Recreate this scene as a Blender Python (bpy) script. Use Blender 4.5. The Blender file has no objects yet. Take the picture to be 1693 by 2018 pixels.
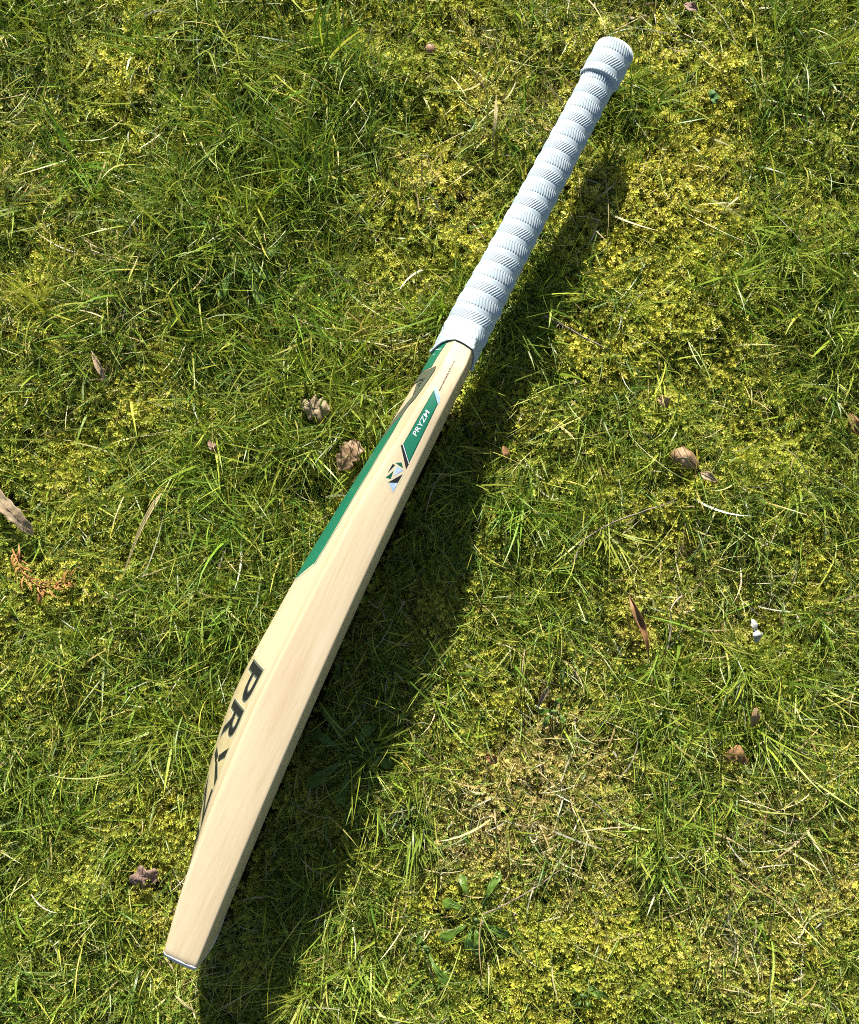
import bpy, bmesh, math, random
import numpy as np
from mathutils import Vector, Matrix
from mathutils.bvhtree import BVHTree

random.seed(7)
rng = np.random.default_rng(11)
scene = bpy.context.scene
COL = scene.collection

# ------------------------------------------------------------------ camera, sky, sun, exposure
PW, PH, FPX = 1693.0, 2018.0, 1900.0
CAM_H, TILT_X, TILT_Y = 0.8972, -0.0030, 0.0169
cam_rot = Matrix.Rotation(TILT_Y, 3, 'Y') @ Matrix.Rotation(TILT_X, 3, 'X')
cam_data = bpy.data.cameras.new('camera')
cam_data.sensor_fit = 'HORIZONTAL'
cam_data.sensor_width = 36.0
cam_data.lens = 36.0 * FPX / PW
cam_data.clip_start = 0.02
cam_data.clip_end = 200.0
cam = bpy.data.objects.new('camera', cam_data)
cam.matrix_world = Matrix.Translation((0, 0, CAM_H)) @ cam_rot.to_4x4()
COL.objects.link(cam)
scene.camera = cam

SUN_ELEV = math.radians(28.5)
SUN_DIR = Vector((0.055, -1.0, -math.tan(SUN_ELEV))).normalized()      # way the light travels
world = bpy.data.worlds.new('World')
scene.world = world
world.use_nodes = True
wn = world.node_tree
wn.nodes.clear()
sky = wn.nodes.new('ShaderNodeTexSky')
sky.sky_type = 'NISHITA'
sky.sun_disc = False
sky.sun_elevation = SUN_ELEV
sky.sun_rotation = math.atan2(-SUN_DIR.x, -SUN_DIR.y)
bg = wn.nodes.new('ShaderNodeBackground')
bg.inputs['Strength'].default_value = 0.05
wo = wn.nodes.new('ShaderNodeOutputWorld')
wn.links.new(sky.outputs[0], bg.inputs[0])
wn.links.new(bg.outputs[0], wo.inputs[0])

sun_data = bpy.data.lights.new('sun', 'SUN')
sun_data.energy = 5.0
sun_data.angle = math.radians(0.53)
sun_data.color = (1.0, 0.955, 0.875)
sun = bpy.data.objects.new('sun', sun_data)
sun.rotation_euler = SUN_DIR.to_track_quat('-Z', 'Y').to_euler()
sun.location = (0, 3, 2)
COL.objects.link(sun)

vs = scene.view_settings
vs.view_transform = 'Standard'
vs.look = 'None'
vs.gamma = 1.0
vs.use_curve_mapping = False
vs.exposure = 1.12
scene.render.engine = 'CYCLES'
scene.cycles.use_adaptive_sampling = True
scene.cycles.adaptive_threshold = 0.03
scene.cycles.use_denoising = False
scene.cycles.filter_width = 1.0
scene.cycles.max_bounces = 4
scene.cycles.diffuse_bounces = 1
scene.cycles.glossy_bounces = 2
scene.cycles.transmission_bounces = 3


# ------------------------------------------------------------------ helpers
def at(px, py, z=0.0):
    """ground (or level z) point under a place measured in the photograph"""
    d = cam_rot @ Vector(((px - PW / 2) / FPX, -(py - PH / 2) / FPX, -1.0))
    k = (z - CAM_H) / d.z
    return Vector((d.x * k, d.y * k, z))


def tag(o, label=None, cat=None, group=None, kind=None):
    if label: o['label'] = label
    if cat: o['category'] = cat
    if group: o['group'] = group
    if kind: o['kind'] = kind
    return o


def link(name, me, mat=None, parent=None, loc=None, smooth=True):
    o = bpy.data.objects.new(name, me)
    COL.objects.link(o)
    if mat is not None and me is not None: me.materials.append(mat)
    if parent is not None: o.parent = parent
    if loc is not None: o.location = loc
    if smooth and me is not None:
        me.polygons.foreach_set('use_smooth', np.ones(len(me.polygons), bool))
    return o


def mesh_np(name, V, F, col=None):
    """V (n,3), F list/array of equal-length faces"""
    me = bpy.data.meshes.new(name)
    V = np.asarray(V, np.float32)
    F = np.asarray(F, np.int32)
    nf, k = F.shape
    me.vertices.add(len(V)); me.vertices.foreach_set('co', V.ravel())
    me.loops.add(nf * k); me.loops.foreach_set('vertex_index', F.ravel())
    me.polygons.add(nf)
    me.polygons.foreach_set('loop_start', np.arange(0, nf * k, k, dtype=np.int32))
    me.polygons.foreach_set('loop_total', np.full(nf, k, np.int32))
    if col is not None:
        a = me.attributes.new('Col', 'FLOAT_COLOR', 'POINT')
        c = np.ones((len(V), 4), np.float32); c[:, :3] = col
        a.data.foreach_set('color', c.ravel())
    me.update(calc_edges=True)
    me.validate()
    return me


class NT:
    """tiny node-tree helper"""
    def __init__(self, name):
        self.m = bpy.data.materials.new(name); self.m.use_nodes = True
        self.t = self.m.node_tree; self.t.nodes.clear()
        self.out = self.n('ShaderNodeOutputMaterial')

    def n(self, kind, **kw):
        x = self.t.nodes.new(kind)
        for k, v in kw.items(): setattr(x, k, v)
        return x

    def l(self, a, b): self.t.links.new(a, b)

    def noise(self, vec, scale, detail=3.0, rough=0.55, dist=0.0):
        x = self.n('ShaderNodeTexNoise')
        x.inputs['Scale'].default_value = scale; x.inputs['Detail'].default_value = detail
        x.inputs['Roughness'].default_value = rough; x.inputs['Distortion'].default_value = dist
        if vec is not None: self.l(vec, x.inputs['Vector'])
        return x.outputs['Fac']

    def ramp(self, fac, stops):
        x = self.n('ShaderNodeValToRGB')
        e = x.color_ramp.elements
        while len(e) < len(stops): e.new(0.5)
        for k, (p, c) in enumerate(stops):
            e[k].position = p; e[k].color = (*c, 1.0) if len(c) == 3 else c
        self.l(fac, x.inputs['Fac'])
        return x.outputs['Color']

    def mapping(self, vec, scale=(1, 1, 1), rot=(0, 0, 0), loc=(0, 0, 0)):
        x = self.n('ShaderNodeMapping')
        x.inputs['Scale'].default_value = scale; x.inputs['Rotation'].default_value = rot
        x.inputs['Location'].default_value = loc
        self.l(vec, x.inputs['Vector'])
        return x.outputs['Vector']

    def mix(self, fac, a, b, mode='MIX'):
        x = self.n('ShaderNodeMix', data_type='RGBA', blend_type=mode)
        for s, v in ((x.inputs['Factor'], fac), (x.inputs['A'], a), (x.inputs['B'], b)):
            s = [q for q in x.inputs if q.name == s.name and (q.type == ('VALUE' if s.name == 'Factor' else 'RGBA'))][0]
            if isinstance(v, (int, float)): s.default_value = v
            elif isinstance(v, tuple): s.default_value = (*v, 1.0) if len(v) == 3 else v
            else: self.l(v, s)
        return [q for q in x.outputs if q.type == 'RGBA'][0]

    def bsdf(self, color=None, rough=0.5, spec=0.5, **kw):
        p = self.n('ShaderNodeBsdfPrincipled')
        if isinstance(color, tuple): p.inputs['Base Color'].default_value = (*color, 1.0)
        elif color is not None: self.l(color, p.inputs['Base Color'])
        if isinstance(rough, (int, float)): p.inputs['Roughness'].default_value = rough
        else: self.l(rough, p.inputs['Roughness'])
        p.inputs['Specular IOR Level'].default_value = spec
        for k, v in kw.items(): p.inputs[k.replace('_', ' ')].default_value = v
        return p

    def bump(self, h, strength, dist, p):
        b = self.n('ShaderNodeBump')
        b.inputs['Strength'].default_value = strength; b.inputs['Distance'].default_value = dist
        self.l(h, b.inputs['Height']); self.l(b.outputs[0], p.inputs['Normal'])

    def done(self, sh):
        self.l(sh.outputs[0], self.out.inputs['Surface'])
        return self.m


def coords(nt, which='Object'):
    return nt.n('ShaderNodeTexCoord').outputs[which]


def smooth01(x): x = np.clip(x, 0, 1); return x * x * (3 - 2 * x)


# smooth value noise in the ground plane (for the lie of the lawn and the plant cover)
class VNoise:
    def __init__(self, seed, n=64):
        self.g = np.random.default_rng(seed).random((n, n)); self.n = n

    def __call__(self, x, y, size):
        u = np.asarray(x) / size + 1000.37; v = np.asarray(y) / size + 1000.71
        i = np.floor(u).astype(int); j = np.floor(v).astype(int)
        a = smooth01(u - i); b = smooth01(v - j); n = self.n; g = self.g
        g00 = g[i % n, j % n]; g10 = g[(i + 1) % n, j % n]; g01 = g[i % n, (j + 1) % n]; g11 = g[(i + 1) % n, (j + 1) % n]
        return (g00 * (1 - a) + g10 * a) * (1 - b) + (g01 * (1 - a) + g11 * a) * b


N1, N2, N3, N4 = VNoise(1), VNoise(2), VNoise(3), VNoise(4)


def ground_h(x, y):
    r = np.hypot(x, y)
    f = 1 - smooth01((r - 1.6) / 0.8)
    return -.006 + f * ((N1(x, y, .16) - .5) * .012 + (N2(x, y, .055) - .5) * .016 + (N3(x, y, .02) - .5) * .008)



# ------------------------------------------------------------------ the bat's measured form (metres; s runs toe to handle,
# v towards the hitting face, w across the blade, which stands on its edge)
BAT_X, BAT_Y, BAT_YAW, BOW, HANDLE_V = -0.2041, -0.3762, 1.1483, 0.0057, 0.019
BAT_Z = 0.008
HALF = 0.054
_S = [0, .04, .07, .12, .167, .22, .275, .33, .396, .444, .469, .527, .56, .62]
_T = [.0300, .0345, .0370, .0390, .0395, .0395, .037, .0345, .0315, .027, .024, .0195, .020, .020]
_S2 = [0, .05, .08, .10, .13, .16, .20, .24, .275, .33, .40, .45, .50, .53, .56, .62]
_B = [.003, .005, .009, .0135, .0195, .0235, .0262, .0255, .0240, .0218, .0165, .0155, .0155, .015, .013, .012]


def _sm(xs, ys):
    g = np.linspace(0, .62, 311); f = np.interp(g, xs, ys)
    k = np.hanning(19); k /= k.sum()
    return g, np.convolve(np.pad(f, 9, mode='edge'), k, mode='valid')


_ga, _gt = _sm(_S, _T)
_gb, _gbump = _sm(_S2, _B)
edge_t = lambda s: np.interp(s, _ga, _gt)
spine_t = lambda s: np.interp(s, _ga, _gt) + np.interp(s, _gb, _gbump)


def half_w(s):
    s = np.asarray(s, float)
    r = 0.007
    toe = np.where(s < r, -(r - np.sqrt(np.clip(r * r - (r - np.clip(s, 0, r)) ** 2, 0, None))) * .5, 0)
    x = np.clip((s - .490) / .10, 0, 1)
    return .0205 + (HALF - .0205) * (1 - x ** 1.7) + toe


def centre_v(s):
    s = np.asarray(s, float)
    bow = -BOW * (1 - ((s - .28) / .28) ** 2)
    a = bow - spine_t(s) / 2
    b = -.016 + HANDLE_V * (s - .56) / .29
    m = smooth01((s - .53) / .05)
    return a * (1 - m) + b * m


def handle_r(s):
    return np.interp(s, [.54, .57, .595, .63, .70, .78, .86], [.0200, .0200, .0194, .0178, .0161, .0151, .0149])


def blade_section(s):
    """closed outline of the wood at station s: (v relative to the bow line, w)"""
    t, T, W = float(edge_t(s)), float(spine_t(s)), float(half_w(s))
    bow = -BOW * (1 - ((s - .28) / .28) ** 2)
    rc = min(.0024, t * .12); rb = min(.0050, t * .20)
    P = []
    for k in range(11):                                   # face, from its middle to the corner
        w = (W - rc) * k / 10
        P.append((.0022 * (1 - (w / W) ** 2), w))
    for k in range(1, 6):
        a = math.pi / 2 * k / 5
        P.append((-rc + rc * math.cos(a), W - rc + rc * math.sin(a)))
    v0, v1 = -rc, -(t - rb)
    for k in range(1, 12):                                # the edge, very slightly crowned
        x = k / 12
        P.append((v0 + (v1 - v0) * x, W + .0007 * (1 - (2 * x - 1) ** 2)))
    for k in range(0, 6):                                 # soft back corner
        a = math.pi / 2 * k / 5 * .86
        P.append((v1 - rb * math.sin(a), W - rb + rb * math.cos(a)))
    vb, wb = P[-1]
    for k in range(1, 18):                                # hollowed slope up to the spine
        q = k / 17
        g = .72 * q + .28 * (1 - math.cos(math.pi * q)) / 2 - .045 * math.sin(2 * math.pi * q) * (1 - q)
        g = g if q < .8 else g
        P.append((vb - (T + vb) * g, wb * (1 - q)))
    P = np.array(P)
    P[-1, 0] = P[-2, 0] * .8 + P[-1, 0] * .2 - .0004       # rounded spine
    low = P[1:-1][::-1] * np.array([1, -1])
    P = np.vstack([P, low])
    P[:, 0] += bow
    # towards the handle the section becomes round
    m = float(smooth01((s - .535) / .06))
    c = np.array([float(centre_v(s)), 0.0])
    if m > 0:
        d = P - c; r = np.hypot(d[:, 0], d[:, 1]) + 1e-9
        P = c + d / r[:, None] * ((1 - m) * r + m * (handle_r(s) - .0016))[:, None]
    return P


def section_polar(s, phi):
    """radius of the wood about its centre at angle phi (0 = face, pi/2 = up)"""
    P = blade_section(min(s, .60)); c = np.array([float(centre_v(min(s, .60))), 0.0])
    d = P - c; a = np.mod(np.arctan2(d[:, 1], d[:, 0]), 2 * math.pi); r = np.hypot(d[:, 0], d[:, 1])
    o = np.argsort(a); a = a[o]; r = r[o]
    return np.interp(phi, np.r_[a[-1] - 2 * math.pi, a, a[0] + 2 * math.pi], np.r_[r[-1], r, r[0]])


def inside_bat(x, y, z, grow=0.0):
    """is a world point inside (or under) the bat?"""
    dx, dy = x - BAT_X, y - BAT_Y
    s = dx * math.cos(BAT_YAW) + dy * math.sin(BAT_YAW)
    v = dx * math.sin(BAT_YAW) - dy * math.cos(BAT_YAW)
    w = z - BAT_Z - HALF
    bow = -BOW * (1 - ((s - .28) / .28) ** 2)
    W = half_w(np.clip(s, 0, .59))
    q = np.clip(1 - np.abs(w) / W, 0, 1)
    back = edge_t(np.clip(s, 0, .6)) + (spine_t(np.clip(s, 0, .6)) - edge_t(np.clip(s, 0, .6))) * q
    blade = (s > -.003 - grow) & (s < .575) & (v < bow + .002 + grow) & (v > bow - back - grow) & (np.abs(w) < W + .012 + grow)
    cv = np.where(s < .55, centre_v(np.clip(s, 0, .6)), -.016 + HANDLE_V * (s - .56) / .29)
    rr = np.hypot(v - cv, w)
    handle = (s > .55) & (s < .86 + grow) & (rr < handle_r(np.clip(s, .54, .86)) + .005 + grow)
    return blade | handle


# ------------------------------------------------------------------ ground
def ground_material():
    nt = NT('soil_and_thatch'); c = coords(nt)
    n1 = nt.noise(c, 60, 5); n2 = nt.noise(c, 7, 3); n3 = nt.noise(c, 420, 3)
    soil = nt.ramp(n1, [(.3, (.014, .010, .006)), (.55, (.03, .023, .011)), (.75, (.06, .047, .022))])
    moss = nt.ramp(n3, [(.3, (.02, .022, .006)), (.7, (.09, .085, .02))])
    col = nt.mix(nt.ramp(n2, [(.35, (.25, .25, .25)), (.65, (.75, .75, .75))]), soil, moss)
    p = nt.bsdf(col, .95, .1)
    nt.bump(n3, .8, .004, p)
    return nt.done(p)


def axis(core, step, far):
    a = list(np.arange(-core, core + 1e-6, step)); d = step; e = []
    x = core
    while x < far:
        d *= 1.6; x += d; e.append(x)
    return np.array([-q for q in e[::-1]] + a + e)


gx, gy = axis(.56, .012, 60), axis(.64, .012, 60)
GX, GY = np.meshgrid(gx, gy, indexing='ij')
GV = np.stack([GX, GY, ground_h(GX, GY)], -1).reshape(-1, 3)
ny = len(gy)
ii, jj = np.meshgrid(np.arange(len(gx) - 1), np.arange(ny - 1), indexing='ij')
b0 = (ii * ny + jj).ravel()
GF = np.stack([b0, b0 + ny, b0 + ny + 1, b0 + 1], -1)
ground = link('ground', mesh_np('ground', GV, GF), ground_material())
tag(ground, 'dark soil and old thatch showing between moss and grass', 'ground', kind='structure')

# ------------------------------------------------------------------ cricket bat
bat = bpy.data.objects.new('cricket_bat', None)
bat.empty_display_size = .05
bat.location = (BAT_X, BAT_Y, BAT_Z)
bat.rotation_euler = (0, 0, BAT_YAW)
COL.objects.link(bat)
tag(bat, 'pale willow cricket bat with white grip standing on its edge in the grass', 'cricket bat')


def L(s, v, w):                                            # bat measure -> local coordinates of the bat
    return (s, -v, w + HALF)


def willow():
    nt = NT('willow'); c = coords(nt)
    fine = nt.noise(nt.mapping(c, (9, 260, 260)), 3.0, 4, .6)
    mid = nt.noise(nt.mapping(c, (3.2, 46, 46)), 2.0, 3, .55, .4)
    big = nt.noise(nt.mapping(c, (5, 16, 16), loc=(.3, .1, 0)), 1.2, 2, .5)
    speck = nt.noise(nt.mapping(c, (90, 420, 420)), 3.0, 2, .5)
    base = nt.ramp(mid, [(.28, (.51, .410, .250)), (.5, (.545, .455, .295)), (.75, (.57, .485, .325))])
    warm = nt.mix(nt.ramp(big, [(.42, (0, 0, 0)), (.68, (.55, .55, .55))]), base, (.49, .365, .235))
    f = nt.ramp(fine, [(.3, (.92, .90, .87)), (.55, (1, 1, 1)), (.8, (1.04, 1.04, 1.03))])
    col = nt.mix(1.0, warm, f, 'MULTIPLY')
    lines = nt.noise(nt.mapping(c, (.9, 75, 75), rot=(0, 0, .012)), 2.2, 3, .5, .25)
    gl = nt.ramp(lines, [(.44, (1, 1, 1)), (.475, (.90, .86, .79)), (.50, (1, 1, 1)), (.57, (1, 1, 1)), (.59, (.94, .91, .86)), (.61, (1, 1, 1))])
    col = nt.mix(.45, col, nt.mix(1.0, col, gl, 'MULTIPLY'))
    sp = nt.ramp(speck, [(.30, (.90, .86, .80)), (.42, (1, 1, 1))])
    col = nt.mix(.6, col, nt.mix(1.0, col, sp, 'MULTIPLY'))
    # small knot stains near the shoulder
    vo = nt.n('ShaderNodeTexVoronoi'); vo.inputs['Scale'].default_value = 95
    nt.l(nt.mapping(c, (.55, 1, 1)), vo.inputs['Vector'])
    knot = nt.ramp(vo.outputs['Distance'], [(.0, (1, 1, 1)), (.34, (0, 0, 0))])
    sx = nt.n('ShaderNodeSeparateXYZ'); nt.l(c, sx.inputs[0])
    zone = nt.ramp(sx.outputs['X'], [(.500, (0, 0, 0)), (.512, (1, 1, 1)), (.530, (1, 1, 1)), (.540, (0, 0, 0))])
    kf = nt.mix(1.0, knot, zone, 'MULTIPLY')
    kf = nt.mix(1.0, kf, (.45, .45, .45), 'MULTIPLY')
    col = nt.mix(kf, col, (.26, .14, .055))
    p = nt.bsdf(col, nt.ramp(fine, [(.2, (.50, .50, .50)), (.8, (.62, .62, .62))]), .32)
    nt.bump(fine, .10, .0006, p)
    return nt.done(p)


M_WILLOW = willow()
stations = np.r_[[0, .0004, .001, .002, .0035, .005, .007, .011, .016], np.linspace(.022, .48, 78), np.linspace(.485, .60, 40)]
rings = [blade_section(float(s)) for s in stations]
NR = len(rings[0])
BV = np.array([[L(s, p[0], p[1]) for p in r] for s, r in zip(stations, rings)]).reshape(-1, 3)
# soften the toe: pull the very end in a little
for k, f in enumerate([.965, .985, .995]):
    blk = BV[k * NR:(k + 1) * NR]; cen = blk.mean(0); blk[:, 1] = cen[1] + (blk[:, 1] - cen[1]) * f
BF = []
for k in range(len(stations) - 1):
    for i in range(NR):
        a, b = k * NR + i, k * NR + (i + 1) % NR
        BF.append((a, b, b + NR, a + NR))
me = bpy.data.meshes.new('blade')
me.from_pydata(BV.tolist(), [], BF + [tuple(range(NR))[::-1], tuple(range((len(stations) - 1) * NR, len(stations) * NR))])
bm_ = bmesh.new(); bm_.from_mesh(me); bmesh.ops.recalc_face_normals(bm_, faces=bm_.faces); bm_.to_mesh(me)
blade_tree = BVHTree.FromBMesh(bm_); bm_.free()
blade = link('blade', me, M_WILLOW, bat)
#@@STOP
# ---- sleeve of the handle
def rubber(name, c0, c1):
    nt = NT(name); c = coords(nt)
    n = nt.noise(c, 260, 3); m = nt.noise(c, 45, 3)
    col = nt.ramp(m, [(.3, c0), (.7, c1)])
    p = nt.bsdf(col, .62, .25)
    nt.bump(n, .12, .0005, p)
    return nt.done(p)


M_GRIP = rubber('white_rubber', (.41, .485, .515), (.45, .52, .545))
NPH, NROW = 360, 500
PERIOD = .0272
phi = np.linspace(0, 2 * math.pi, NPH, endpoint=False)
S1 = .845
s_end = .544 + .015 * np.abs(np.sin(phi)) ** 1.6
pol_s = np.linspace(.53, .61, 33)
pol_r = np.array([section_polar(s, phi) for s in pol_s])


def sleeve_r(S):
    """plain outer radius of the sleeve at station S (per phi column)"""
    f = np.clip((S - .53) / .08 * 32, 0, 31.999); k = f.astype(int); f = f - k
    col = np.arange(NPH)
    low = pol_r[k, col] * (1 - f) + pol_r[np.minimum(k + 1, 32), col] * f + .0017
    high = handle_r(S) + .0002
    m = smooth01((S - .575) / .03)
    r = low * (1 - m) + high * m
    knob = smooth01((S - .8165) / .0022) * (.0024 - .0006 * smooth01((S - .825) / .02))
    roll = .0008 * np.exp(-((S - s_end - .002) / .0018) ** 2)
    return r + knob + roll


SV, prev = [], None
for k in range(NROW + 1):
    S = s_end + (S1 - s_end) * k / NROW
    r = sleeve_r(S)
    ph = np.mod((S1 - S) / PERIOD + .10, 1.0)             # runs down towards the blade
    def win(a, b, e=.022): return smooth01((ph - a) / e) * (1 - smooth01((ph - b) / e))
    bandA, bandB = win(.0, .30), win(.50, .80)
    arc = phi * .0155
    tri = lambda x: 1 - np.abs(2 * np.mod(x, 1) - 1)
    NRIB = 44
    ribA = smooth01(tri(phi / (2 * math.pi) * NRIB + (S1 - S) * 150) * 1.35 - .12)
    ribB = smooth01(tri(phi / (2 * math.pi) * NRIB - (S1 - S) * 260) * 1.35 - .12)
    sw = .00008 * np.cos((ph - .15) * 4 * math.pi)        # gentle swelling of the ribbed bands
    d = bandA * (-.00046 + .00092 * ribA) + bandB * (-.00026 + .00054 * ribB) - .00035 * np.exp(-((ph - .325) / .014) ** 2) - .00030 * np.exp(-((ph - .825) / .014) ** 2) + sw
    edge = smooth01((S - s_end) / .003)
    r = r + d * edge
    cv = np.where(S < .60, centre_v(np.minimum(S, .60)), -.016 + HANDLE_V * (S - .56) / .29)
    V = cv + r * np.cos(phi); Wc = r * np.sin(phi)
    SV.append(np.stack([S, -V, Wc + HALF], -1))
last_s = S1
rim = SV[-1]; ctr = rim.mean(0)
for a in np.linspace(.15, 1, 7) * math.pi / 2:             # rounded end
    q = ctr + (rim - ctr) * (1 - .0085 * (1 - math.cos(a)) / .019); q = q.copy(); q[:, 0] = S1 + .0070 * math.sin(a); SV.append(q)
for f in (.6, .3, .05):
    q = ctr + (SV[NROW + 7] - ctr) * f; q = q.copy(); q[:, 0] = S1 + .0070 + .0012 * (1 - f); SV.append(q)
inner = SV[0].copy(); c0 = inner.mean(0); inner[:, 1:] = c0[1:] + (inner[:, 1:] - c0[1:]) * .9; inner[:, 0] += .001
SV = [inner] + SV
nrow = len(SV)
SV = np.array(SV).reshape(-1, 3)
ii, jj = np.meshgrid(np.arange(nrow - 1), np.arange(NPH), indexing='ij')
j2 = (jj + 1) % NPH
SF = np.stack([ii * NPH + jj, (ii + 1) * NPH + jj, (ii + 1) * NPH + j2, ii * NPH + j2], -1).reshape(-1, 4)
grip = link('grip', mesh_np('grip', SV, SF), M_GRIP, bat)
tag(grip, 'white rubber sleeve with slanting ribs in rings')


# ---- toe guard: white coating round the toe
def plain(name, col, rough=.5, spec=.4, vary=.12, scale=300, metallic=0.0):
    nt = NT(name); c = coords(nt)
    n = nt.noise(c, scale, 3)
    k = nt.ramp(n, [(.25, tuple(x * (1 - vary) for x in col)), (.75, tuple(min(1, x * (1 + vary)) for x in col))])
    p = nt.bsdf(k, rough, spec)
    p.inputs['Metallic'].default_value = metallic
    return nt.done(p)


M_TOE = plain('white_toe_coating', (.60, .60, .61), .7, .2, .08, 900)
tst = [-.0024, -.0023, -.0016, -.0006, .0004, .0010, .0016, .0019]
TV = []
trng = np.random.default_rng(3)
for k, s in enumerate(tst):
    P = blade_section(max(s, 0.0)).copy()
    c = P.mean(0); d = P - c; r = np.hypot(d[:, 0], d[:, 1])
    g = [-.0030, -.0006, .0006, .0012, .0011, .0008, .0005, .0001][k]
    if s <= 0: d = d * np.array([.965, 1])
    P = c + d + d / np.hypot(d[:, 0], d[:, 1])[:, None] * g
    jit = trng.normal(0, .00035, len(P)) if k in (0, 1, 2, 7) else 0
    for i, p in enumerate(P): TV.append(L(s + (jit[i] if k in (0, 1, 2, 7) else 0), p[0], p[1]))
TF = []
for k in range(len(tst) - 1):
    for i in range(NR):
        a, b = k * NR + i, k * NR + (i + 1) % NR
        TF.append((a, a + NR, b + NR, b))
me = bpy.data.meshes.new('toe_guard')
me.from_pydata(TV, [], TF + [tuple(range(NR))])
toe_guard = link('toe_guard', me, M_TOE, bat)
tag(toe_guard, 'white scuffed coating around the toe')

# ---- stickers and print, laid on the wood
M_GREEN = plain('green_vinyl', (.010, .145, .080), .38, .45, .10, 700)
M_DGREEN = plain('dark_green_vinyl', (.005, .078, .04), .38, .45, .10, 700)
M_BLACK = plain('black_vinyl', (.012, .013, .015), .4, .45, .2, 700)
M_GREY = plain('grey_vinyl', (.09, .105, .075), .42, .4, .12, 700)
M_LGREY = plain('pale_grey_line', (.33, .37, .34), .45, .4, .1, 700)
M_CREAM = plain('cream_line', (.50, .45, .30), .45, .4, .06, 700)
M_WHITE = plain('white_print', (.58, .62, .64), .45, .4, .05, 700)


def foil():
    nt = NT('pale_blue_foil'); c = coords(nt)
    n = nt.noise(nt.mapping(c, (60, 60, 60)), 2.0, 2)
    col = nt.ramp(n, [(.35, (.24, .40, .57)), (.52, (.30, .40, .62)), (.68, (.40, .56, .65))])
    return nt.done(nt.bsdf(col, .25, .6))


M_FOIL = foil()


def on_edge(a, b):                                        # (s, v) -> point and normal on the upper edge
    h = blade_tree.ray_cast(Vector((a, -b, .3)), Vector((0, 0, -1)))
    return h[0], h[1]


def on_back(a, b):                                        # (s, w) -> point and normal on the back of the blade
    h = blade_tree.ray_cast(Vector((a, .3, b + HALF)), Vector((0, -1, 0)))
    return h[0], h[1]


def lay(name, polys, surf, mat, lift, parent=blade, step=.0025, me=None, label=None):
    """cut flat shapes finely and press them on the surface"""
    bm = bmesh.new()
    if me is not None: bm.from_mesh(me)
    for P in polys or []:
        f = bm.faces.new([bm.verts.new((p[0], p[1], 0)) for p in P])
    bmesh.ops.triangulate(bm, faces=bm.faces[:])
    for ax in (0, 1):
        cs = [v.co[ax] for v in bm.verts]
        x = math.floor(min(cs) / step) * step + step
        n = Vector((1, 0, 0)) if ax == 0 else Vector((0, 1, 0))
        while x < max(cs):
            bmesh.ops.bisect_plane(bm, geom=bm.verts[:] + bm.edges[:] + bm.faces[:], plane_co=n * x, plane_no=n)
            x += step
    for v in bm.verts:
        h = surf(v.co.x, v.co.y)
        if h[0] is None: continue
        v.co = h[0] + h[1] * lift
    bmesh.ops.remove_doubles(bm, verts=bm.verts[:], dist=1e-6)
    bmesh.ops.recalc_face_normals(bm, faces=bm.faces[:])
    m = bpy.data.meshes.new(name); bm.to_mesh(m); bm.free()
    o = link(name, m, mat, parent)
    if label: tag(o, label)
    return o


def glyphs(text, offset=0.0, fit=None):
    """flat mesh of a word, scaled into the box fit=(x0, y0, x1, y1)"""
    cu = bpy.data.curves.new('t', 'FONT'); cu.body = text; cu.offset = offset; cu.resolution_u = 4; cu.fill_mode = 'FRONT'
    ob = bpy.data.objects.new('t', cu); COL.objects.link(ob)
    dg = bpy.context.evaluated_depsgraph_get(); dg.update()
    m = bpy.data.meshes.new_from_object(ob.evaluated_get(dg))
    bpy.data.objects.remove(ob); bpy.data.curves.remove(cu)
    co = np.array([v.co[:] for v in m.vertices])
    return m, co


def put(m, co, frame, box):
    """map the glyph box onto the parallelogram frame = (origin, x-axis, y-axis)"""
    o, ex, ey = [np.array(q, float) for q in frame]
    u = (co[:, 0] - box[0]) / (box[2] - box[0]); v = (co[:, 1] - box[1]) / (box[3] - box[1])
    q = o + u[:, None] * ex + v[:, None] * ey
    for k, vert in enumerate(m.vertices): vert.co = (q[k, 0], q[k, 1], 0)


def gbox(co): return (co[:, 0].min(), co[:, 1].min(), co[:, 0].max(), co[:, 1].max())


# edge label
lay('edge_label', [[(.5111, -.0167), (.5015, -.0088), (.4483, -.0105), (.4608, -.0213)]], on_edge, M_DGREEN, .00015, label='green edge label')
lay('label_field', [[(.5092, -.0162), (.5012, -.0095), (.4497, -.0111), (.4612, -.0206)]], on_edge, M_GREEN, .00028)
lay('label_stripe', [[(.4604, -.0215), (.4480, -.0104), (.4430, -.0106), (.4590, -.0226)]], on_edge, M_BLACK, .00015)
lay('label_line', [[(.4610, -.0214), (.4484, -.0104), (.4477, -.0104), (.4602, -.0215)]], on_edge, M_WHITE, .00036)
lay('label_tab', [[(.5155, -.0171), (.5075, -.0092), (.5045, -.0084), (.5015, -.0087), (.5111, -.0167)]], on_edge, M_FOIL, .0002)
m, co = glyphs('PRYZM', .010)
put(m, co, ((.4706, -.0140), (.0222, .0020), (.0010, -.0038)), gbox(co))
lay('edge_lettering', None, on_edge, M_WHITE, .00042, me=m, step=.004, label='white word PRYZM on the edge label')
m, co = glyphs('WWW.PRYZMCRICKET.CO.UK', .030)
put(m, co, ((.5119, -.0116), (.0290, .0007), (.0001, -.00135)), gbox(co))
lay('web_address', None, on_edge, M_BLACK, .00015, me=m, step=.004, label='small printed web address')

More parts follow.
